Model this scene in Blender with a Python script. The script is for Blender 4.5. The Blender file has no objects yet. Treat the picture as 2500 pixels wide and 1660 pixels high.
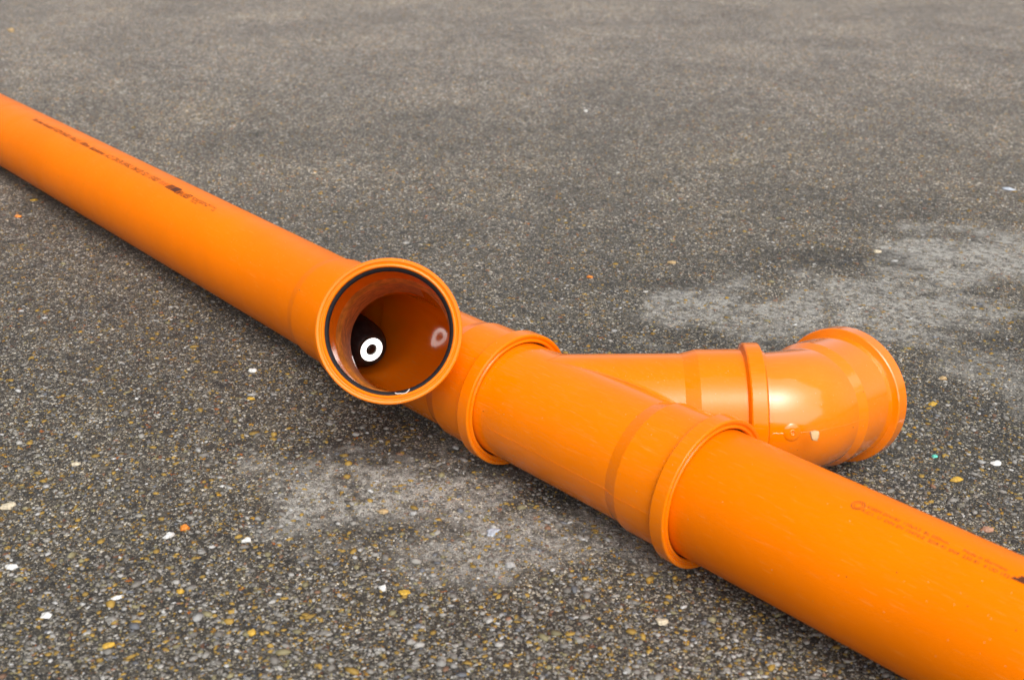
import bpy, bmesh, math, random
import numpy as np
from mathutils import Vector, Matrix
from math import sin, cos, pi, radians, sqrt
random.seed(7); rng = np.random.default_rng(7)
scene = bpy.context.scene; col = scene.collection

# ------------------------------------------------------------ camera
cd = bpy.data.cameras.new('camera'); cam = bpy.data.objects.new('camera', cd); col.objects.link(cam)
CR = Vector((0.68097247, 0.73214972, 0.01527369)); CU = Vector((-0.29701653, 0.25707056, 0.91961726)); CF = Vector((-0.6693711, 0.63077058, -0.39251854))
CP = Vector((0.72388529, -0.69224376, 0.4884241))
m = Matrix.Identity(4)
for i in range(3):
    m[i][0] = CR[i]; m[i][1] = CU[i]; m[i][2] = -CF[i]; m[i][3] = CP[i]
cam.matrix_world = m
cd.sensor_fit = 'HORIZONTAL'; cd.sensor_width = 36; cd.lens = 42.114; cd.clip_start = .02; cd.clip_end = 500
cd.dof.use_dof = True; cd.dof.focus_distance = 1.22; cd.dof.aperture_fstop = 9.5
scene.camera = cam
# ------------------------------------------------------------ light
SUN_AZ, SUN_EL = 119, 54           # clockwise from +Y
w = bpy.data.worlds.new("World"); scene.world = w; w.use_nodes = True
nt = w.node_tree; bg = nt.nodes['Background']
sky = nt.nodes.new('ShaderNodeTexSky'); sky.sky_type = 'NISHITA'; sky.sun_disc = False
sky.sun_elevation = radians(SUN_EL); sky.sun_rotation = radians(SUN_AZ); sky.dust_density = 4; sky.air_density = 1.0; sky.ozone_density = 1.0
hs = nt.nodes.new('ShaderNodeHueSaturation'); hs.inputs['Saturation'].default_value = .22
nt.links.new(sky.outputs[0], hs.inputs['Color']); bg.inputs['Strength'].default_value = .13
# broken overcast: a bright bank of cloud high to the right, duller cloud elsewhere
def wm(op, a, b=0., c=0.):
    nd = nt.nodes.new('ShaderNodeMath'); nd.operation = op
    for i, v in enumerate((a, b, c)):
        if isinstance(v, bpy.types.NodeSocket): nt.links.new(v, nd.inputs[i])
        else: nd.inputs[i].default_value = v
    return nd.outputs[0]
def wsm(x, a, b, lo=0., hi=1.):
    nd = nt.nodes.new('ShaderNodeMapRange'); nd.interpolation_type = 'SMOOTHSTEP'; nt.links.new(x, nd.inputs[0])
    for i, v in zip((1, 2, 3, 4), (a, b, lo, hi)): nd.inputs[i].default_value = v
    return nd.outputs[0]
tc = nt.nodes.new('ShaderNodeTexCoord')
def dirdot(az, el):
    nd = nt.nodes.new('ShaderNodeVectorMath'); nd.operation = 'DOT_PRODUCT'; nt.links.new(tc.outputs['Generated'], nd.inputs[0])
    nd.inputs[1].default_value = (sin(radians(az))*cos(radians(el)), cos(radians(az))*cos(radians(el)), sin(radians(el))); return nd.outputs['Value']
cl = nt.nodes.new('ShaderNodeTexNoise'); nt.links.new(tc.outputs['Generated'], cl.inputs['Vector']); cl.inputs['Scale'].default_value = 3.4; cl.inputs['Detail'].default_value = 5; cl.inputs['Roughness'].default_value = .55
cn_ = wm('MULTIPLY_ADD', cl.outputs['Fac'], .42, -.21)
bank = wsm(wm('ADD', dirdot(121, 46), cn_), .70, .73)
back = wsm(dirdot(-20, 22), -.1, .9)
dull = wsm(cl.outputs['Fac'], .35, .65, .42, .78)
zen = nt.nodes.new('ShaderNodeSeparateXYZ'); nt.links.new(tc.outputs['Generated'], zen.inputs[0])
lowband = wsm(zen.outputs[2], -.02, .10, .75, 1.)
fac = wm('MULTIPLY', wm('ADD', wm('ADD', dull, wm('MULTIPLY', back, 1.5)), wm('MULTIPLY', bank, 3.3)), lowband)
vm = nt.nodes.new('ShaderNodeVectorMath'); vm.operation = 'SCALE'; nt.links.new(hs.outputs[0], vm.inputs[0]); nt.links.new(fac, vm.inputs[3])
nt.links.new(vm.outputs[0], bg.inputs['Color'])
sd = bpy.data.lights.new('sun', 'SUN'); sun = bpy.data.objects.new('sun', sd); col.objects.link(sun)
sd.energy = .5; sd.angle = radians(50); sd.color = (1, .965, .92)
sv = Vector((sin(radians(SUN_AZ))*cos(radians(SUN_EL)), cos(radians(SUN_AZ))*cos(radians(SUN_EL)), sin(radians(SUN_EL))))
sun.rotation_euler = sv.to_track_quat('Z', 'Y').to_euler(); sun.location = sv*5
scene.view_settings.view_transform = 'Standard'; scene.view_settings.look = 'None'
scene.view_settings.gamma = 1; scene.view_settings.exposure = -0.78; scene.view_settings.use_curve_mapping = False

# ------------------------------------------------------------ node helper
class NT:
    def __init__(s, name):
        s.m = bpy.data.materials.new(name); s.m.use_nodes = True; s.t = s.m.node_tree; s.b = s.t.nodes['Principled BSDF']
    def n(s, typ, ins=None, **kw):
        nd = s.t.nodes.new('ShaderNode'+typ)
        for k, v in kw.items(): setattr(nd, k, v)
        for k, v in (ins or {}).items(): s.set(nd.inputs[k], v)
        return nd
    def set(s, sock, v):
        if isinstance(v, bpy.types.NodeSocket): s.t.links.new(v, sock)
        else: sock.default_value = v
    def math(s, op, a, b=0.0, c=0.0, clamp=False):
        nd = s.t.nodes.new('ShaderNodeMath'); nd.operation = op; nd.use_clamp = clamp
        s.set(nd.inputs[0], a); s.set(nd.inputs[1], b); s.set(nd.inputs[2], c); return nd.outputs[0]
    def ss(s, x, a, b, lo=0., hi=1.):
        nd = s.n('MapRange', {0: x, 1: a, 2: b, 3: lo, 4: hi}, interpolation_type='SMOOTHSTEP'); return nd.outputs[0]
    def mix(s, f, a, b, mode='MIX'):
        nd = s.t.nodes.new('ShaderNodeMix'); nd.data_type = 'RGBA'; nd.blend_type = mode
        s.set(nd.inputs[0], f); s.set(nd.inputs[6], a); s.set(nd.inputs[7], b); return nd.outputs[2]
    def noise(s, vec, sc, det=3, rough=.5): return s.n('TexNoise', {'Vector': vec, 'Scale': sc, 'Detail': det, 'Roughness': rough})
    def vor(s, vec, sc, feature='F1', rnd=1.0): return s.n('TexVoronoi', {'Vector': vec, 'Scale': sc, 'Randomness': rnd}, feature=feature)
    def ramp(s, x, stops, interp='LINEAR'):
        nd = s.t.nodes.new('ShaderNodeValToRGB'); nd.color_ramp.interpolation = interp; el = nd.color_ramp.elements
        while len(el) < len(stops): el.new(.5)
        for e, (p, c) in zip(el, stops): e.position = p; e.color = (*c, 1) if len(c) == 3 else c
        s.set(nd.inputs[0], x); return nd.outputs[0]

# ------------------------------------------------------------ materials
def mat_asphalt():
    k = NT('asphalt'); P = k.n('TexCoord').outputs['Object']
    d1 = k.noise(P, 330, 2).outputs['Color']
    dv = k.n('VectorMath', {0: d1, 1: (.5, .5, .5)}, operation='SUBTRACT').outputs[0]
    def warp(a): return k.n('VectorMath', {0: P, 1: k.n('VectorMath', {0: dv, 3: a}, operation='SCALE').outputs[0]}, operation='ADD').outputs[0]
    Pw = warp(.0035); Pw2 = warp(.008)
    # matrix of bitumen and sand
    fine = k.noise(P, 1400, 3, .7).outputs['Fac']; big = k.noise(P, 3.2, 5, .6).outputs['Fac']; med = k.noise(P, 26, 4, .6).outputs['Fac']
    base = k.mix(k.ss(fine, .3, .72), (.012, .0105, .009, 1), (.17, .152, .122, 1))
    height = k.math('MULTIPLY', fine, .25)
    colr = base
    def layer(colr, height, scale, vec, presence, r0, r1, stops, hgt, seed, jitter=.35):
        off = k.n('VectorMath', {0: vec, 1: (seed*.731, seed*.317, 0)}, operation='ADD').outputs[0]
        v = k.vor(off, scale); sep = k.n('SeparateColor', {0: v.outputs['Color']})
        R, G, B = sep.outputs[0], sep.outputs[1], sep.outputs[2]
        has = k.math('LESS_THAN', R, presence)
        rad = k.math('MULTIPLY_ADD', G, r1-r0, r0)
        dd = k.math('DIVIDE', v.outputs['Distance'], rad)
        msk = k.math('MULTIPLY', k.ss(dd, .78, 1.0, 1., 0.), has)
        rim = k.math('MULTIPLY', k.ss(dd, .9, 1.25, 1., 0.), has)
        c = k.ramp(B, stops, 'CONSTANT')
        nn = k.noise(P, scale*5, 3, .6).outputs['Fac']
        c = k.mix(k.ss(nn, .3, .7), k.mix(jitter, c, (.05, .045, .04, 1)), c)
        out = k.mix(k.math('MULTIPLY', rim, .55), colr, (.012, .011, .01, 1)); out = k.mix(msk, out, c)
        h = k.math('MULTIPLY', k.math('SUBTRACT', 1., k.math('POWER', k.math('MINIMUM', dd, 1.), 3.)), k.math('MULTIPLY', has, hgt))
        return out, k.math('MAXIMUM', height, k.math('ADD', h, k.math('MULTIPLY', height, .3)))
    greys = [(0, (.05, .046, .04)), (.14, (.16, .147, .122)), (.34, (.27, .25, .21)), (.50, (.38, .355, .305)), (.66, (.09, .08, .065)),
             (.76, (.56, .53, .47)), (.87, (.36, .24, .05)), (.915, (.74, .72, .67)), (.965, (.14, .15, .17))]
    colr, height = layer(colr, height, 720, Pw, .80, .42, .72, greys, .35, 1)
    colr, height = layer(colr, height, 330, Pw, .74, .34, .66, greys, .8, 2)
    g2 = [(0, (.055, .05, .043)), (.16, (.14, .13, .108)), (.34, (.25, .232, .195)), (.50, (.37, .345, .295)), (.60, (.17, .14, .075)), (.68, (.12, .13, .15)),
          (.74, (.50, .47, .41)), (.84, (.46, .28, .035)), (.90, (.70, .68, .63)), (.95, (.26, .13, .07))]
    colr, height = layer(colr, height, 185, Pw2, .56, .26, .58, g2, 1., 3)
    g3 = [(0, (.075, .068, .055)), (.22, (.19, .175, .15)), (.42, (.12, .128, .14)), (.54, (.29, .27, .23)), (.70, (.36, .23, .06)), (.78, (.20, .11, .075)), (.84, (.50, .48, .43))]
    colr, height = layer(colr, height, 74, Pw2, .36, .16, .44, g3, 1.3, 4, .5)
    # flecks: bright white, yellow
    colr, height = layer(colr, height, 125, Pw2, .055, .12, .32, [(0, (.56, .54, .49)), (.62, (.68, .67, .65)), (.8, (.46, .41, .32))], 1.2, 5, .12)
    colr, height = layer(colr, height, 130, Pw2, .15, .12, .38, [(0, (.50, .28, .03)), (.5, (.58, .36, .035)), (.72, (.50, .20, .03)), (.85, (.42, .33, .08))], 1.1, 6, .2)
    # dark pits
    pit = k.ss(k.noise(Pw, 190, 4, .7).outputs['Fac'], .56, .72)
    colr = k.mix(k.math('MULTIPLY', pit, .85), colr, (.012, .011, .01, 1)); height = k.math('SUBTRACT', height, k.math('MULTIPLY', pit, .7))
    # tone drift
    colr = k.mix(1.0, colr, k.ramp(big, [(.25, (.74, .74, .75)), (.5, (1, 1, 1)), (.75, (1.22, 1.2, 1.16))]), 'MULTIPLY')
    colr = k.mix(1.0, colr, k.ramp(med, [(.25, (.80, .80, .80)), (.5, (1, 1, 1)), (.75, (1.15, 1.15, 1.14))]), 'MULTIPLY')
    colr = k.n('Gamma', {'Color': colr, 'Gamma': 1.32}).outputs[0]; colr = k.mix(1.0, colr, (1.36, 1.29, 1.17, 1), 'MULTIPLY')
    # pale dust / dried cement stains with their own outlines
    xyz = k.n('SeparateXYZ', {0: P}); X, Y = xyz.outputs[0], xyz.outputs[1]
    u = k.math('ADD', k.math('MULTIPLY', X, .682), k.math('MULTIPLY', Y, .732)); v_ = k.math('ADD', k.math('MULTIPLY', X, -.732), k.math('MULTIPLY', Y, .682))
    # sky sheen at low angles painted into the colour: paler far off, darker nearby
    far_sheen = k.ss(k.math('ADD', v_, k.math('MULTIPLY', k.math('SUBTRACT', k.noise(P, 1.6, 4, .6).outputs['Fac'], .5), 1.2)), -.35, 2.6, .80, 1.80)
    colr = k.mix(1.0, colr, k.n('CombineColor', {0: far_sheen, 1: far_sheen, 2: k.math('MULTIPLY', k.math('POWER', far_sheen, 1.16), 1.01)}).outputs[0], 'MULTIPLY')
    wob = k.noise(P, 7, 6, .62).outputs['Fac']
    dust = None
    for (u0, w0, su, sw, a) in [(.38, .41, .24, .11, .8), (.74, .64, .24, .12, .9), (.60, .42, .14, .05, .7), (-.125, -.045, .14, .075, .9), (.02, .02, .16, .06, .7), (.10, -.13, .20, .06, .7), (.60, .20, .12, .10, .45)]:
        du = k.math('DIVIDE', k.math('SUBTRACT', u, u0), su); dw = k.math('DIVIDE', k.math('SUBTRACT', v_, w0), sw)
        r = k.math('SQRT', k.math('ADD', k.math('MULTIPLY', du, du), k.math('MULTIPLY', dw, dw)))
        mm = k.math('MULTIPLY', k.ss(k.math('ADD', r, k.math('MULTIPLY', k.math('SUBTRACT', wob, .5), 3.8)), .50, 1.15, 1., 0.), a)
        dust = mm if dust is None else k.math('MAXIMUM', dust, mm)
    dust = k.math('MULTIPLY', dust, k.ss(k.noise(P, 38, 6, .75).outputs['Fac'], .40, .52, .25, 1.))
    dust = k.math('MULTIPLY', dust, k.ss(k.noise(P, 120, 5, .75).outputs['Fac'], .40, .56, .25, 1.))
    colr = k.mix(k.math('MULTIPLY', dust, .86), colr, k.mix(k.ss(fine, .3, .7), (.27, .25, .21, 1), (.80, .77, .70, 1)))
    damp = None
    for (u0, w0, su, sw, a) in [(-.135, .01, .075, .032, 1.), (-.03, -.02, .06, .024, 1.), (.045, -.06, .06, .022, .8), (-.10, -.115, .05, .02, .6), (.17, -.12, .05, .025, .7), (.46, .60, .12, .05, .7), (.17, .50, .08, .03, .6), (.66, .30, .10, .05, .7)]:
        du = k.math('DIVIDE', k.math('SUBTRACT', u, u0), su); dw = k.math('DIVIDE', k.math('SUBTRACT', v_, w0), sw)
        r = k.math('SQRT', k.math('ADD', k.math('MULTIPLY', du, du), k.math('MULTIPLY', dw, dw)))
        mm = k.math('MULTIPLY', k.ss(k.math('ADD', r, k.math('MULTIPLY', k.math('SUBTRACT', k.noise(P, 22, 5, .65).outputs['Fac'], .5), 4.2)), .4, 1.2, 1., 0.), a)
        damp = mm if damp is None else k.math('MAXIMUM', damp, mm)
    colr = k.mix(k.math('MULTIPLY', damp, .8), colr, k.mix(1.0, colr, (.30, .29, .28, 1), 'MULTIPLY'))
    bp = k.n('Bump', {'Height': height, 'Strength': 1.0, 'Distance': .0022})
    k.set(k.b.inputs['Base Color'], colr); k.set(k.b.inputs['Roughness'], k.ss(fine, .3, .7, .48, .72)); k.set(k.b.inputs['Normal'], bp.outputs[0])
    k.b.inputs['Specular IOR Level'].default_value = .42; k.b.inputs['Sheen Weight'].default_value = .07; k.b.inputs['Sheen Roughness'].default_value = .3
    return k.m

def mat_orange(name, rough, coat, dirt, colr=(.90, .215, .0), spec=.5):
    k = NT(name); P = k.n('TexCoord').outputs['Object']
    big = k.noise(P, 9, 4, .6).outputs['Fac']
    c = k.mix(k.ss(big, .3, .7), (*[x*.96 for x in colr], 1), (*[min(1, x*1.04) for x in colr], 1))
    # streaky dust (drag marks run along the pipe) and specks
    st = k.n('Mapping', {'Vector': P, 'Scale': (1, 9, 9)}).outputs[0]
    sn = k.noise(st, 60, 5, .75).outputs['Fac']; z = k.n('SeparateXYZ', {0: k.n('NewGeometry').outputs['Position']}).outputs[2]
    lowm = k.ss(z, -.06, .0, 1., .12)
    dm = k.math('MULTIPLY', k.math('MULTIPLY', k.ss(sn, .50, .66), lowm), dirt)
    c = k.mix(dm, c, (.50, .32, .13, 1))
    v = k.vor(P, 420); sp = k.math('MULTIPLY', k.math('LESS_THAN', v.outputs['Distance'], .16), k.math('LESS_THAN', k.n('SeparateColor', {0: v.outputs['Color']}).outputs[0], .035))
    c = k.mix(k.math('MULTIPLY', sp, .7), c, (.62, .42, .2, 1))
    v2 = k.vor(P, 300); sp2 = k.math('MULTIPLY', k.math('LESS_THAN', v2.outputs['Distance'], .15), k.math('LESS_THAN', k.n('SeparateColor', {0: v2.outputs['Color']}).outputs[1], .006))
    c = k.mix(sp2, c, (.12, .05, .015, 1))
    # hairline scratches
    sc = k.n('Mapping', {'Vector': P, 'Rotation': (0, .25, .35), 'Scale': (1.5, 30, 30)}).outputs[0]
    scr = k.ss(k.noise(sc, 30, 2, .5).outputs['Fac'], .66, .70)
    c = k.mix(k.math('MULTIPLY', scr, .14), c, (.95, .45, .12, 1))
    rg = k.math('ADD', rough, k.math('MULTIPLY', k.ss(k.noise(P, 24, 5, .6).outputs['Fac'], .35, .75), .10)); rg = k.math('ADD', rg, k.math('MULTIPLY', dm, .4))
    bp = k.n('Bump', {'Height': k.noise(P, 900, 2).outputs['Fac'], 'Strength': .12, 'Distance': .0004})
    bp2 = k.n('Bump', {'Height': k.noise(P, 28, 2).outputs['Fac'], 'Strength': .3, 'Distance': .0009, 'Normal': bp.outputs[0]})
    k.set(k.b.inputs['Base Color'], c); k.set(k.b.inputs['Roughness'], rg); k.set(k.b.inputs['Normal'], bp2.outputs[0])
    k.b.inputs['IOR'].default_value = 1.5; k.b.inputs['Specular IOR Level'].default_value = spec
    k.b.inputs['Coat Weight'].default_value = coat; k.b.inputs['Coat Roughness'].default_value = .05
    return k.m

def mat_simple(name, c, rough=.6, var=.2, scale=300, emit=0, spec=.5, bump=.0):
    k = NT(name); P = k.n('TexCoord').outputs['Object']; n = k.noise(P, scale, 4, .65).outputs['Fac']
    k.set(k.b.inputs['Base Color'], k.mix(k.ss(n, .3, .7), (*[x*(1-var) for x in c], 1), (*[min(1, x*(1+var)) for x in c], 1)))
    k.b.inputs['Roughness'].default_value = rough; k.b.inputs['Specular IOR Level'].default_value = spec
    if bump: k.set(k.b.inputs['Normal'], k.n('Bump', {'Height': n, 'Strength': .6, 'Distance': bump}).outputs[0])
    if emit: k.b.inputs['Emission Color'].default_value = (1, .98, .92, 1); k.b.inputs['Emission Strength'].default_value = emit
    return k.m
M = {}
M['pipe'] = mat_orange('extruded_pipe_plastic', .30, 0.0, .3, (.92, .196, .0), spec=.07)
M['fit'] = mat_orange('moulded_fitting_plastic', .12, .15, .65, (.87, .198, .0), spec=.2)
M['fitg'] = mat_orange('glossy_moulded_plastic', .08, .75, .5, (.90, .208, .0), spec=.5)
M['bore'] = mat_orange('glossy_inner_bore', .06, 1.0, .25, (.87, .205, .0), spec=.5)
M['rubber'] = mat_simple('black_rubber', (.009, .008, .010), .6, .3, spec=.2)
M['probe'] = mat_simple('worn_black_housing', (.018, .018, .017), .45, .7, 160, bump=.0006)
M['led'] = mat_simple('lit_ring', (.9, .9, .88), .4, .02, emit=4.0)
M['lens'] = mat_simple('dark_lens', (.03, .025, .022), .12, .1)
M['ink'] = mat_simple('black_print', (.10, .022, .004), .6, .3, 700)
M['inkfade'] = mat_simple('faded_brown_print', (.42, .085, .006), .5, .35, 500)
M['ledge'] = mat_simple('worn_dusty_ledge', (.50, .19, .03), .62, .35, 120, spec=.2)
M['chip2'] = mat_simple('white_shaving', (.8, .76, .7), .5, .1, 400)
M['chip'] = mat_simple('cream_chip', (.62, .42, .2), .6, .12, 200)

# ------------------------------------------------------------ mesh helpers
def finish(me, ang=32):
    bm = bmesh.new(); bm.from_mesh(me)
    bmesh.ops.remove_doubles(bm, verts=bm.verts, dist=1e-6)
    bmesh.ops.recalc_face_normals(bm, faces=bm.faces)
    for f in bm.faces: f.smooth = True
    for e in bm.edges:
        if len(e.link_faces) == 2: e.smooth = e.calc_face_angle(0) < radians(ang)
    bm.to_mesh(me); bm.free()
def obj(name, me, mat, parent=None, mw=None):
    o = bpy.data.objects.new(name, me); col.objects.link(o)
    if mat: me.materials.append(mat)
    if parent: o.parent = parent
    if mw is not None: o.matrix_local = mw
    return o
def tag(o, label=None, cat=None, group=None, kind=None):
    for a, b in (('label', label), ('category', cat), ('group', group), ('kind', kind)):
        if b: o[a] = b
def empty(name, mw, label, cat, group=None):
    o = bpy.data.objects.new(name, None); col.objects.link(o); o.empty_display_size = .02; o.matrix_world = mw; tag(o, label, cat, group); return o
def lathe(prof, seg=160, closed=False, M4=None, caps=False):
    """prof: (axial, radius) pairs, turned about local X."""
    bm = bmesh.new(); rings = []
    for s, r in prof:
        rings.append([bm.verts.new((s, r*cos(2*pi*i/seg), r*sin(2*pi*i/seg))) for i in range(seg)])
    n = len(rings)
    for j in range(n if closed else n-1):
        a, b = rings[j], rings[(j+1) % n]
        for i in range(seg): bm.faces.new((a[i], a[(i+1) % seg], b[(i+1) % seg], b[i]))
    if caps: bm.faces.new(rings[0][::-1]); bm.faces.new(rings[-1])
    if M4 is not None: bmesh.ops.transform(bm, matrix=M4, verts=bm.verts)
    bmesh.ops.recalc_face_normals(bm, faces=bm.faces)
    me = bpy.data.meshes.new('m'); bm.to_mesh(me); bm.free(); return me
def frame(org, xd, up=(0, 0, 1)):
    """matrix with local X along xd, local Z as close to up as possible"""
    x = Vector(xd).normalized(); y = Vector(up).cross(x)
    if y.length < 1e-5: y = Vector((0, 1, 0))
    y.normalize(); z = x.cross(y); mm = Matrix.Identity(4)
    for i in range(3): mm[i][0] = x[i]; mm[i][1] = y[i]; mm[i][2] = z[i]; mm[i][3] = org[i]
    return mm
RP, RI, RB, RC, RW = .055, .0512, .0584, .0642, .0554      # pipe, bore, socket, collar, socket wall
def sock_out(face, ts=.069, te=.056): # outer profile between pipe radius and collar back
    return [(face-ts, RP), (face-te, RB), (face-.0155, RB)]
def collar_mesh(face=0., rc=RC, rb=RB, bw=.0158):
    f = face
    pr = [(f-bw-.001, rb-.0005), (f-bw, rb+.0012), (f-bw+.0014, rc-.0008), (f-bw+.0026, rc), (f-.0012, rc), (f-.0004, rc-.0004), (f, rc-.0012), (f-.0002, rc-.0030),
          (f-.0014, rc-.0042), (f-.0016, rc-.0048), (f-.0006, rc-.0056), (f-.0003, rc-.0068), (f-.0012, rc-.0078), (f-.003, rc-.0081), (f-.0045, rc-.0079),
          (f-.005, rc-.0048), (f-.012, rc-.0048), (f-.0125, RW), (f-bw-.001, RW)]
    me = lathe(pr, 192, closed=True); finish(me, 24); return me
def seal_mesh(face=0., rc=RC):
    f = face; pr = [(f-.0050, rc-.0052), (f-.0042, rc-.0088), (f-.0052, rc-.0111), (f-.0068, rc-.0114), (f-.0095, rc-.0085), (f-.0115, rc-.0052)]
    me = lathe(pr, 160, closed=True); finish(me, 60); return me
def booled(base, ops):
    bo = bpy.data.objects.new('t', base); col.objects.link(bo); tmp = [bo]
    for me, op in ops:
        t = bpy.data.objects.new('t', me); col.objects.link(t); tmp.append(t)
        md = bo.modifiers.new('b', 'BOOLEAN'); md.operation = op; md.object = t; md.solver = 'EXACT'
    bpy.context.view_layer.update()
    me = bpy.data.meshes.new_from_object(bo.evaluated_get(bpy.context.evaluated_depsgraph_get()))
    for t in tmp: bpy.data.objects.remove(t)
    return me
def tube_along(pts, r, seg=10):
    bm = bmesh.new(); rings = []
    for i, p in enumerate(pts):
        d = (pts[min(i+1, len(pts)-1)]-pts[max(i-1, 0)]).normalized(); a = d.orthogonal().normalized() if i == 0 else (a-d*a.dot(d)).normalized(); b = d.cross(a)
        rings.append([bm.verts.new(p+r*(cos(2*pi*q/seg)*a+sin(2*pi*q/seg)*b)) for q in range(seg)])
    for A, B in zip(rings, rings[1:]):
        for q in range(seg): bm.faces.new((A[q], A[(q+1) % seg], B[(q+1) % seg], B[q]))
    bm.faces.new(rings[0][::-1]); bm.faces.new(rings[-1]); bmesh.ops.recalc_face_normals(bm, faces=bm.faces)
    me = bpy.data.meshes.new('m'); bm.to_mesh(me); bm.free(); finish(me, 50); return me

# ------------------------------------------------------------ ground
GZ = -.0642
def build_ground():
    bm = bmesh.new(); n = 40; S = 60
    def g(t): return math.copysign(abs(t)**3, t)*S
    vs = [[bm.verts.new((g(2*i/n-1), g(2*j/n-1), GZ)) for j in range(n+1)] for i in range(n+1)]
    for i in range(n):
        for j in range(n): bm.faces.new((vs[i][j], vs[i+1][j], vs[i+1][j+1], vs[i][j+1]))
    me = bpy.data.meshes.new('ground'); bm.to_mesh(me); bm.free()
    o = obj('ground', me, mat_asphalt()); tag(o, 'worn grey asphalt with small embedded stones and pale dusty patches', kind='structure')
build_ground()

# ------------------------------------------------------------ wye fitting
def wye(name, mw, ang, Lr, Lb, zsp, label, glossy, group, bore_branch=RI):
    root = empty(name, mw, label, 'pipe fitting', group)
    B = Matrix.Rotation(ang, 4, 'Z')
    so = [(-zsp, RP-.002), (-zsp+.006, RP), (.0, RP)]
    ro = lathe(so+sock_out(Lr), 128, caps=True)
    e = .00012
    bo = lathe([(.001, RP-e), (.03, RP-e)]+[(a, b-(e if b == RP else 0)) for a, b in sock_out(Lb)], 128, caps=True, M4=B)
    ri = lathe([(-zsp-.01, RI), (Lr-.078, RI), (Lr-.064, RW), (Lr+.01, RW)], 128, caps=True)
    bi = lathe([(.001, bore_branch-e), (Lb-.16, bore_branch-e), (Lb-.13, bore_branch-e), (Lb-.110, bore_branch-e), (Lb-.083, bore_branch-e), (Lb-.068, RW-.0012), (Lb-.03, RW), (Lb+.01, RW)], 128, caps=True, M4=B)
    me = booled(ro, [(bo, 'UNION'), (ri, 'DIFFERENCE'), (bi, 'DIFFERENCE')])
    # concave fillets along the two crotch curves
    bm = bmesh.new(); bm.from_mesh(me)
    b = Vector((cos(ang), sin(ang), 0)); X = Vector((1, 0, 0)); N = 90
    for beta, sx, dl in ((ang/2, 1, .011), (ang/2+pi/2, -1, .012)):
        prev = None
        for i in range(N+1):
            th = pi*i/N; z = RP*cos(th); t = RP*sin(th)/sin(beta)
            p = Vector((t*cos(beta), t*sin(beta), z)); dd = dl*(sin(th)**.5 if th > 0 else 0)+.0004
            a0 = p+X*sx*dd; c0 = p+b*dd
            out = Vector((0, p.y, p.z)).normalized()*.00008
            row = [bm.verts.new((1-q)**2*a0+2*q*(1-q)*p+q*q*c0+out) for q in [j/16 for j in range(17)]]
            if prev:
                for j in range(16): bm.faces.new((prev[j], prev[j+1], row[j+1], row[j]))
            prev = row
    bm.to_mesh(me); bm.free(); finish(me, 9)
    body = obj('body', me, M['fit'], root); me.materials.append(M['ledge']); me.materials.append(M['bore'])
    bx = B @ Vector((1, 0, 0))
    for p in me.polygons:
        a = p.center.dot(bx); rr = (p.center-bx*a).length
        if (math.hypot(p.center.y, p.center.z) < RI+.0004 and abs(p.normal.x) < .1 and p.normal.dot(Vector((0, p.center.y, p.center.z))) < 0 and p.center.x < Lr-.08) or (.03 < a < Lb-.084 and rr < RI and p.normal.dot(p.center-bx*a) < 0): p.material_index = 2
        if (Lb-.084 if p.center.x > bx.x*a else Lb-.165) < a < Lb-.066 and bore_branch-.0012 < rr < RW-.0009 and p.normal.dot(p.center-bx*a) < 0: p.material_index = 1
    cm, sm = collar_mesh(), seal_mesh()
    for F in (Matrix.Translation((Lr, 0, 0)), B @ Matrix.Translation((Lb, 0, 0))):
        c = obj('socket_collar', cm, None, root, F)
        if not cm.materials: cm.materials.append(M['fit'])
        s = obj('sealing_ring', sm, None, c)
        if not sm.materials: sm.materials.append(M['rubber'])
    # parting line of the mould along the side away from the branch
    pts = [Vector((x, -RP-.00002, 0)) for x in np.linspace(-.02, Lr-.070, 24)]+[Vector((x, -RB-.00002, 0)) for x in np.linspace(Lr-.055, Lr-.017, 8)]
    obj('mould_seam', tube_along(pts, .00022, 6), M['fit'], root)
    return root
G = {}
phi2 = .054
mw2 = Matrix.Translation((.0384, 0, 0)) @ Matrix.Rotation(phi2, 4, 'X')
wye('branch_fitting', mw2, pi/4, .1908, .1884, .0985, 'orange branch fitting with its side arm lying flat to the right, elbow plugged into it', False, 'orange branch fittings joined in the pipe run')
phi1 = 2.4887
mw1 = Matrix.Translation((-.1744, 0, 0)) @ Matrix.Rotation(phi1, 4, 'X')
wye('branch_fitting', mw1, .8422, .1744, .1853, .10, 'orange branch fitting with its open round mouth tipped up towards the viewer', False, 'orange branch fittings joined in the pipe run', bore_branch=.0512)

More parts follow.
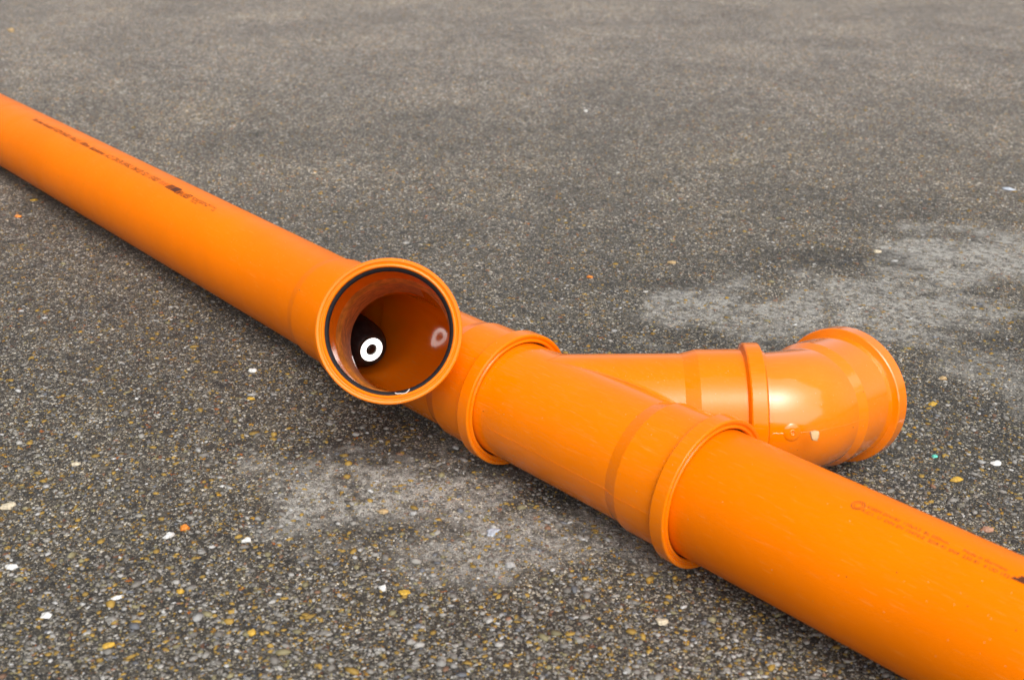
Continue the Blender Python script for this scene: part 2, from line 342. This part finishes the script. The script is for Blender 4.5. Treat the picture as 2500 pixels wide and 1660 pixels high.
# ------------------------------------------------------------ pipes
def wrap_text(name, txt, s0, a0, height, length, mat, parent, slant=0., a1=None, bold=0., thin=1., r=RP+.0003):
    cu = bpy.data.curves.new('t', 'FONT'); cu.body = txt; cu.size = 1; cu.offset = bold; cu.resolution_u = 2
    to = bpy.data.objects.new('t', cu); col.objects.link(to); bpy.context.view_layer.update()
    me = bpy.data.meshes.new_from_object(to.evaluated_get(bpy.context.evaluated_depsgraph_get())); bpy.data.objects.remove(to)
    wrap(me, s0, a0, height/.7, length, slant, a1, r); o = obj(name, me, mat, parent); return o
def wrap(me, s0, a0, sy, length, slant=0, a1=None, r=RP+.0003):
    bm = bmesh.new(); bm.from_mesh(me)
    if len(bm.faces) < 20: bmesh.ops.subdivide_edges(bm, edges=bm.edges, cuts=5, use_grid_fill=True)
    bmesh.ops.triangulate(bm, faces=bm.faces)
    x0 = min(v.co.x for v in bm.verts); x1 = max(v.co.x for v in bm.verts)
    for v in bm.verts:
        t = (v.co.x-x0)/(x1-x0); a = radians(a0+(0 if a1 is None else (a1-a0)*t))+v.co.y*sy/RP
        s = s0+t*length+v.co.y*sy*slant
        v.co = (s, -r*cos(a), r*sin(a))
    bmesh.ops.recalc_face_normals(bm, faces=bm.faces)
    for f in bm.faces:
        c = f.calc_center_median()
        if f.normal.dot(Vector((0, c.y, c.z))) < 0: f.normal_flip()
    bm.to_mesh(me); bm.free()
def rect_mesh(rects):
    bm = bmesh.new()
    for x0, y0, x1, y1 in rects: bm.faces.new([bm.verts.new(p) for p in ((x0, y0, 0), (x1, y0, 0), (x1, y1, 0), (x0, y1, 0))])
    me = bpy.data.meshes.new('m'); bm.to_mesh(me); bm.free(); return me
# back pipe (local X points towards the fittings)
bd = Vector((0.9986, -0.0521, 0.0023)); c0 = Vector((-.2044, 0, 0))
bp = empty('drain_pipe', frame(c0, bd), 'long orange drain pipe running off to the upper left, black print along it', 'pipe', 'straight orange drain pipes')
f0 = -.022; T = 1.62
pr = [(-T-f0, RP-.001), (-T-f0+.002, RP), (-.90, RP), (-.60, RP), (-.30, RP), (f0-.084, RP), (f0-.080, RP+.0006), (f0-.071, RB-.0006), (f0-.067, RB), (f0-.0155, RB),
      (f0-.0155, RW), (f0-.067, RW), (f0-.084, RI), (-T-f0, RI)]
me = lathe(pr, 192, closed=True); finish(me, 30); obj('body', me, M['pipe'], bp)
c = obj('socket_collar', collar_mesh(), M['pipe'], bp, Matrix.Translation((f0, 0, 0))); obj('sealing_ring', seal_mesh(), M['rubber'], c)
A = 77.
wrap_text('printed_text', '/ Safe Sewer Kunststoff  KGEM DN/OD 110x3,2 L 1000mm', -.972, A+.5, .0086, .228, M['ink'], bp, .15, A)
wrap_text('printed_text', 'Bauteilnummer', -.737, A, .0084, .050, M['ink'], bp, .15)
wrap_text('printed_text', 'A.C.I.  DIN EN 13476-2  SN4 UD 1521 / 131023', -.682, A, .0090, .168, M['ink'], bp, .1)
wrap_text('printed_text', '01:01', -.506, A, .0086, .020, M['inkfade'], bp, .1)
me = rect_mesh([(0, 0, .10, 1), (.16, 0, .30, 1), (.36, 0, .5, 1), (.56, 0, 1.2, 1)]); wrap(me, -.483, A-1.5, .0105, .031, .15); obj('print_logo', me, M['ink'], bp)
wrap_text('printed_text', 'UMPA UK', -.453, A-3, .0088, .026, M['ink'], bp, .1, bold=.01)
me = rect_mesh([(0, 0, 1, .14), (0, .86, 1, 1), (0, .14, .14, .86), (.86, .14, 1, .86), (.3, .3, .7, .42), (.3, .58, .7, .7), (.3, .42, .42, .58)]); wrap(me, -.4265, A-2.5, .0095, .0095, .1); obj('print_logo', me, M['ink'], bp)
for i, (tx, L) in enumerate([('Safe Kanalrohr-System  PVC-U  nach', .062), ('EN 13476  SDR 41  SN4', .040), ('110 x 3,2', .016)]):
    wrap_text('printed_text', tx, -.413+.004*i, A+4-4*i, .0030, L, M['ink'], bp, 0)
wrap_text('printed_text', 'CE', -.353, A-2, .0030, .006, M['ink'], bp, 0)
# front pipe
fd = Vector((1, -.0054, -.0044)); c2 = Vector((.2292, 0, 0))
fp = empty('drain_pipe', frame(c2, fd), 'thick orange drain pipe nearest the viewer at lower right, faint brown print on it', 'pipe', 'straight orange drain pipes')
me = lathe([(-.055, RP-.003), (-.047, RP), (.15, RP), (.35, RP), (.70, RP), (.705, RP-.001), (.705, RI), (-.055, RI)], 192, closed=True); finish(me, 30); obj('body', me, M['pipe'], fp)
def ring_mesh(r0, r1, n=28):
    bm = bmesh.new(); a = [bm.verts.new((r0*cos(2*pi*i/n), r0*sin(2*pi*i/n), 0)) for i in range(n)]; b = [bm.verts.new((r1*cos(2*pi*i/n), r1*sin(2*pi*i/n), 0)) for i in range(n)]
    for i in range(n): bm.faces.new((a[i], a[(i+1) % n], b[(i+1) % n], b[i]))
    me = bpy.data.meshes.new('m'); bm.to_mesh(me); bm.free(); return me
me = ring_mesh(.42, .5); wrap(me, .1255, 79.5, .0105, .0092, .1); obj('print_logo', me, M['inkfade'], fp)
me = ring_mesh(.26, .31); wrap(me, .1275, 79.3, .0105, .0056, .1); obj('print_logo', me, M['inkfade'], fp)
wrap_text('printed_text', 'KGEM DN100  110x3,2  BL 500mm', .1360, 80.8, .0031, .062, M['inkfade'], fp, 0)
wrap_text('printed_text', 'Made in Germany', .2085, 80.8, .0030, .031, M['inkfade'], fp, 0)
wrap_text('printed_text', 'A.C.I.  U  DIN EN 13476-2  SDR 41 SN4  230 81  4 UD 1521', .1345, 75.3, .0030, .110, M['inkfade'], fp, 0)
me = rect_mesh([(0, 0, .25, .3), (.25, 0, .5, .7), (.5, 0, 1.6, 1.0)]); wrap(me, .2445, 76.5, .0085, .013, .3); obj('print_logo', me, M['ink'], fp)

# ------------------------------------------------------------ elbow
b2 = Vector((0.7071, 0.7061, 0.0382)).normalized(); m3 = Vector((.1716, .1330, .0072)); E = Vector((.1921, .1534, .0083))
ed = Vector((0.0092, 0.9966, -0.0814)).normalized(); m4 = Vector((.1929, .2444, .0009))
def elbow():
    side = b2.cross(ed).normalized(); mw = Matrix.Identity(4); y = side.cross(b2)
    for i in range(3): mw[i][0] = b2[i]; mw[i][1] = y[i]; mw[i][2] = side[i]; mw[i][3] = m3[i]
    root = empty('elbow_fitting', mw, 'glossy orange elbow plugged into the side arm, its collared end turned away', 'pipe fitting')
    inv = mw.inverted(); Ri = inv.to_3x3(); EL = inv @ E; dE = Ri @ ed; L4 = (m4-E).length; ang = Vector((1, 0, 0)).angle(dE)
    Rb = .062; tl = Rb*math.tan(ang/2)     # bend radius, tangent length
    st = []                                # stations: centre, direction, radius
    X = Vector((1, 0, 0))
    def line(o, d, lst): [st.append((o+d*s, d, r)) for s, r in lst]
    x0 = EL.x-tl
    line(Vector((0, 0, 0)), X, [(-.055, RP-.003), (-.048, RP), (-.001, RP), (.0012, RP+.0004), (.0016, RP+.0019), (.0042, RP+.0019), (.0047, RP)])
    if x0 > .006: line(Vector((0, 0, 0)), X, [(x0, RP)])
    sg = 1 if dE.y > 0 else -1; cen = Vector((x0, sg*Rb, 0))
    n = 14
    for i in range(1, n):
        t = ang*i/n; st.append((cen+Vector((sin(t)*Rb, -sg*cos(t)*Rb, 0)), Vector((cos(t), sg*sin(t), 0)), RP+.0006*sin(pi*i/n)))
    line(EL, dE, [(tl, RP)] if L4-.071 <= tl else [(tl, RP), (L4-.071, RP)])
    q = max(L4-.071, tl)
    line(EL, dE, [(L4-.056, RB), (L4-.0155, RB), (L4-.0155, RW), (L4-.062, RW), (q+.002, RI)])
    for i in range(n, -1, -1):
        t = ang*i/n; st.append((cen+Vector((sin(t)*Rb, -sg*cos(t)*Rb, 0)), Vector((cos(t), sg*sin(t), 0)), RI))
    line(Vector((0, 0, 0)), X, [(-.055, RI)])
    bm = bmesh.new(); rings = []; seg = 160
    for c, d, r in st:
        s = Vector((0, 0, 1)); u = s.cross(d).normalized()
        rings.append([bm.verts.new(c+r*(cos(2*pi*k/seg)*u+sin(2*pi*k/seg)*s)) for k in range(seg)])
    for j in range(len(rings)):
        a, b = rings[j], rings[(j+1) % len(rings)]
        for k in range(seg): bm.faces.new((a[k], a[(k+1) % seg], b[(k+1) % seg], b[k]))
    me = bpy.data.meshes.new('m'); bm.to_mesh(me); bm.free(); finish(me, 9); obj('body', me, M['fitg'], root)
    F4 = frame(EL+dE*L4, dE)
    c = obj('socket_collar', collar_mesh(), M['fitg'], root, F4); obj('sealing_ring', seal_mesh(), M['rubber'], c)
    # parting line round the outside of the bend
    pts = []
    for cc, d, r in st:
        if len(pts) and (cc-lastc).dot(d) < -1e-6: break
        if cc.x > .004: pts.append(cc+Vector((0, 0, 1)).cross(d).normalized()*(-sg)*(r-.00002))
        lastc = cc
    # dense
    obj('mould_seam', tube_along(pts[:-2], .00022, 6), M['fitg'], root)
    # raised injection mark (low dome with a small ring)
    hit = Vector(BOSS); P = inv @ hit
    # nearest axis point on bend centreline
    t = math.atan2(P.x-cen.x, abs(P.y-cen.y)); t = max(0, min(ang, t)); ax = cen+Vector((sin(t)*Rb, -sg*cos(t)*Rb, 0))
    nn = (P-ax).normalized(); base = ax+nn*(RP+.0001)
    F = frame(base, nn)
    dome = lathe([(.0003, .0001), (.0003, .0004), (.00022, .0010), (.0009, .0014), (.0013, .0019), (.0013, .0024), (.0009, .0028), (.00095, .0034), (.0006, .0066), (-.0006, .0086), (-.0014, .0092)], 48); finish(dome, 50)
    obj('injection_mark', dome, M['fitg'], root, F)
    return root, mw, ax, t, cen, sg
BOSS = (0.2370, 0.1010, 0.0190)
elbow()

# ------------------------------------------------------------ inspection camera
pn = Vector((.97, -.16, .0)).normalized(); pf = Vector((-.2300, .0010, -.0245))
ic = empty('inspection_camera', frame(pf, pn), 'small black inspection camera with a lit white ring light lying inside the open branch fitting', 'camera')
me = lathe([(-.0012, .0001), (-.0012, .0060), (.0, .0062), (.0, .0063), (.0, .0128), (.0006, .0134), (.0008, .0165), (-.001, .0185), (-.006, .0212), (-.012, .0232), (-.020, .0246), (-.030, .0252), (-.085, .0252), (-.095, .022), (-.10, .012), (-.10, .0001)], 96)
finish(me, 40); obj('housing', me, M['probe'], ic)
me = lathe([(.0002, .0064), (.0006, .0066), (.0006, .0126), (.0002, .0129)], 96); finish(me, 60); obj('light_ring', me, M['led'], ic)
me = lathe([(.0014, .00005), (.0012, .003), (.0004, .0058), (-.001, .0062)], 64); finish(me, 60); obj('lens', me, M['lens'], ic)
pts = [Vector((-.099-.02*i, .0006*i, -.001*i-.0)) for i in range(24)]
obj('cable', tube_along(pts, .004, 12), M['rubber'], ic)

# ------------------------------------------------------------ stones
def stone_mesh(seed, L, W, H, sub=3, rough=.3, angular=True):
    r = random.Random(seed); bm = bmesh.new(); bmesh.ops.create_icosphere(bm, subdivisions=sub, radius=1)
    pl = [(Vector((r.gauss(0, 1), r.gauss(0, 1), r.gauss(0, .6))).normalized(), r.uniform(.62, .9)) for _ in range(9 if angular else 4)]
    from mathutils import noise as mn
    for v in bm.verts:
        p = v.co.copy()
        for n, d in pl:
            if p.dot(n) > d: p -= n*(p.dot(n)-d)
        p *= 1+rough*mn.noise(p*1.7+Vector((seed*3.1, 0, 0)))+rough*.3*mn.noise(p*5+Vector((0, seed, 0)))
        v.co = Vector((p.x*L/2, p.y*W/2, p.z*H/2))
    me = bpy.data.meshes.new('stone'); bm.to_mesh(me); bm.free()
    for p in me.polygons: p.use_smooth = True
    return me
scols = dict(white=(.70, .69, .65), orange=(.66, .21, .025), tan=(.42, .29, .14), yellow=(.50, .30, .035), cream=(.56, .48, .34), grey=(.34, .335, .32), turq=(.12, .55, .42), pink=(.40, .21, .13), blue=(.40, .43, .48))
SM = {k: mat_simple(k+'_stone', v, .62, .28, 340, bump=.0005) for k, v in scols.items()}
ua = math.atan2(.732, .682)
STONES = [ # x, y, length, width, height, colour, rot, label
 (-.3413, -.0792, .0112, .0098, .005, 'white', .1, 'smooth white pebble on the asphalt below the long pipe'),
 (-.0990, -.3101, .0120, .0085, .005, 'white', .7, 'pointed white stone chip beside the orange one, lower left'),
 (-.1052+.004, -.2938, .0105, .0080, .006, 'orange', .3, 'bright orange stone chip on the asphalt, lower left'),
 (-.0501, -.2645, .0110, .0095, .004, 'white', 0, 'oval cream-white pebble set in the asphalt right of the orange chip'),
 (.0810, -.2216, .0078, .0078, .005, 'white', 0, 'small round white pebble left of a yellow one, bottom middle'),
 (.0969, -.2129, .0105, .0090, .005, 'yellow', .2, 'rounded yellow pebble beside a small white one, bottom middle'),
 (.0772, -.1017, .0150, .0130, .003, 'blue', .6, 'jagged pale bluish-white flake set in the asphalt below the open mouth'),
 (-2.7734, .6358, .022, .019, .018, 'tan', .5, 'tan stone alone near the upper left corner'),
 (-1.0227, 1.1584, .0110, .0090, .006, 'white', 0, 'small bright white stone far back on the asphalt, upper middle'),
 (-.1432, 1.279, .030, .020, .005, 'blue', 0, 'pale flat stone near the right edge, far back'),
 (.2601, .3094, .0085, .0060, .003, 'turq', .2, 'tiny turquoise plastic crumb right of the elbow'),
 (-1.056, -.0475, .012, .010, .006, 'orange', .2, 'dark orange stone chip near the left edge below the pipe'),
 (-1.124, .0064, .014, .010, .004, 'yellow', .2, 'yellow stone chip near the left edge close under the pipe'),
 (-.2352, -.3912, .0160, .0125, .005, 'cream', .5, 'cream and yellow stone at the left edge, low down'),
 (.0046, -.4138, .0120, .0072, .004, 'yellow', .5, 'long yellow stone chip in the bottom left corner area'),
 (.2554, -.0898, .0120, .0095, .004, 'cream', .1, 'pale tan stone below the front pipe, bottom right of centre'),
 (-.2717, .5488, .0150, .0095, .005, 'tan', 0, 'flat orange-tan stone on the pale patch behind the side arm'),
]
def pxg(px, py, z=GZ):
    d = (CR*(px-1250)/2924.56-CU*(py-830)/2924.56+CF); return CP+d*((z-CP.z)/d.z)
for (px, py, L, W, H, c, rt, lab) in [
 (1225, 1372-60, .0, 0, 0, '', 0, ''),]: pass
more = [ # by position in the photo, found on the ground
 ((30, 1385), .013, .010, .004, 'white', .1, 'white stone at the very left edge, lower part'),
 ((112, 1505), .010, .009, .005, 'white', .2, 'round white pebble low on the left side'),
 ((285, 1460), .010, .006, .004, 'white', .5, 'white elongated pebble lower left, between two yellow ones'),
 ((441, 1445), .0075, .0070, .004, 'yellow', .0, 'round yellow pebble right of the white elongated one, lower left'),
 ((615, 1547), .0080, .0075, .005, 'yellow', .0, 'bright yellow round pebble at the bottom left of centre'),
 ((2300, 925), .011, .009, .005, 'tan', .2, 'ochre pebble right of the elbow collar'),
 ((2278, 988), .012, .010, .005, 'yellow', .2, 'brownish yellow round stone right of the elbow'),
 ((2432, 1132), .014, .010, .004, 'white', .2, 'white angular flake near the right edge below the elbow'),
 ((2335, 1172), .016, .010, .004, 'yellow', .1, 'yellow flat stone near the right edge above the front pipe'),
 ((2410, 1295), .013, .010, .005, 'pink', .1, 'reddish brown pebble close behind the front pipe at right'),
 ((1440, 678), .010, .008, .005, 'orange', .1, 'reddish chip on the asphalt behind the open mouth'),
 ((2142, 616), .013, .010, .006, 'cream', .1, 'pale yellow stone on the asphalt upper right of the elbow'),
 ((1245, 1380), .014, .010, .004, 'grey', .4, 'grey flake on the asphalt below the middle collar'),
 ((1010, 1255), .0090, .0060, .004, 'grey', .1, 'pale grey flake on the dusty patch below the mouth'),
 ((612, 975), .0100, .0070, .004, 'yellow', .1, 'yellow chip below the white pebble, left of the mouth'),
 ((185, 1135), .012, .008, .004, 'cream', .1, 'pale cream flake at the left side, mid height'),
 ((935, 1250), .0120, .0080, .004, 'tan', .1, 'tan stone on the dusty patch under the mouth'),
]
for (pp, L, W, H, c, rt, lab) in more:
    g = pxg(*pp); STONES.append((g.x, g.y, L, W, H, c, rt, lab))
for i, (x, y, L, W, H, c, rt, lab) in enumerate(STONES):
    o = obj('stone' if c != 'turq' else 'plastic_crumb', stone_mesh(i+3, L*.9, W*.88, H, 3), SM[c], None); o.location = (x, y, GZ+H*.16); o.rotation_euler = (0, 0, ua+rt)
    tag(o, lab, 'stone' if c != 'turq' else 'plastic crumb', 'small loose stones on the asphalt' if c != 'turq' else None)
# chip stuck on the elbow
ch = obj('stone_chip', stone_mesh(77, .0120, .0090, .0032, 3, .1), M['chip']); cn = Vector((.62, -.66, .38)).normalized()
ch.matrix_world = frame(Vector(CHIP) if 'CHIP' in globals() else Vector((.2440, .1130, .0205)), cn) @ Matrix.Rotation(pi/2, 4, 'Y')
tag(ch, 'small cream-coloured chip stuck on the side of the elbow', 'chip')

# white plastic shaving caught in the rim of the open mouth
mb = (mw1 @ Matrix.Rotation(.8422, 4, 'Z')).to_3x3() @ Vector((1, 0, 0)); mc = (mw1 @ Matrix.Rotation(.8422, 4, 'Z')) @ Vector((.1853-.0035, 0, 0))
def onmouth(px, py):
    d = (CR*(px-1250)/2924.56-CU*(py-830)/2924.56+CF); return CP+d*((mc-CP).dot(mb)/d.dot(mb))
pts = [onmouth(760+a/3.92, 600+b/3.92) for a, b in [(800, 1408), (825, 1415), (850, 1413), (880, 1414), (905, 1408), (925, 1392), (940, 1372)]]
me = tube_along(pts, .0004, 6); o = obj('plastic_shaving', me, M['chip2']); tag(o, 'thin curled white shaving caught at the bottom of the open mouth', 'shaving')
# ------------------------------------------------------------ embedded grit that stands proud of the asphalt (uncountable)
def grit(n=60000):
    base = bmesh.new(); bmesh.ops.create_icosphere(base, subdivisions=1, radius=1)
    bv = np.array([v.co[:] for v in base.verts]); bf = np.array([[v.index for v in f.verts] for f in base.faces]); base.free()
    # positions: uniform over the picture's ground area, biased to the near part
    px = rng.uniform(-120, 2620, n); py = 1760-(rng.random(n)**1.0)*1500
    R_, U_, F_, C_ = map(np.array, (CR, CU, CF, CP)); d = R_[None]*((px-1250)/2924.56)[:, None]-U_[None]*((py-830)/2924.56)[:, None]+F_[None]
    g = C_+d*((GZ-C_[2])/d[:, 2])[:, None]
    size = np.exp(rng.normal(math.log(.0010), .48, n)); size = np.clip(size, .0005, .0042)
    pal = np.array([(.24, .22, .19), (.36, .34, .30), (.14, .13, .11), (.48, .46, .42), (.62, .61, .58), (.44, .27, .04), (.30, .26, .13), (.19, .20, .22), (.30, .16, .09)])
    ci = rng.choice(len(pal), n, p=[.24, .20, .12, .09, .035, .165, .085, .04, .025]); cc = pal[ci]*rng.uniform(.55, .95, (n, 1))
    V = np.repeat(bv[None], n, 0)*(1+rng.normal(0, .16, (n, len(bv), 1)))
    sx = size*rng.uniform(.9, 1.7, n); sy = size*rng.uniform(.7, 1.1, n); sz = size*rng.uniform(.25, .6, n)
    V = V*np.stack([sx, sy, sz], 1)[:, None]
    a = rng.uniform(0, 2*pi, n); x = V[..., 0]*np.cos(a)[:, None]-V[..., 1]*np.sin(a)[:, None]; y = V[..., 0]*np.sin(a)[:, None]+V[..., 1]*np.cos(a)[:, None]
    W_ = np.stack([x+g[:, 0:1], y+g[:, 1:2], V[..., 2]+GZ+(sz*.15)[:, None]], 2).reshape(-1, 3)
    Fc = (bf[None]+np.arange(n)[:, None, None]*len(bv)).reshape(-1, 3)
    me = bpy.data.meshes.new('grit'); me.vertices.add(len(W_)); me.vertices.foreach_set('co', W_.ravel())
    me.loops.add(Fc.size); me.loops.foreach_set('vertex_index', Fc.ravel()); me.polygons.add(len(Fc))
    me.polygons.foreach_set('loop_start', np.arange(len(Fc))*3); me.update(calc_edges=True); me.validate()
    me.polygons.foreach_set('use_smooth', np.ones(len(Fc), bool))
    at = me.color_attributes.new('stone_colour', 'FLOAT_COLOR', 'POINT')
    at.data.foreach_set('color', np.concatenate([np.repeat(cc, len(bv), 0), np.ones((len(W_), 1))], 1).astype('f').ravel())
    k = NT('mixed_grit'); A = k.n('Attribute', attribute_name='stone_colour'); nn = k.noise(k.n('TexCoord').outputs['Object'], 1200, 3, .6).outputs['Fac']
    k.set(k.b.inputs['Base Color'], k.mix(k.ss(nn, .3, .7), k.mix(.3, A.outputs['Color'], (.08, .07, .06, 1)), A.outputs['Color'])); k.b.inputs['Roughness'].default_value = .7
    o = obj('gravel', me, k.m); tag(o, 'fine mixed grit of grey, white and yellow grains bedded in the asphalt', 'gravel', kind='stuff')
grit()
scene.render.engine = 'CYCLES'
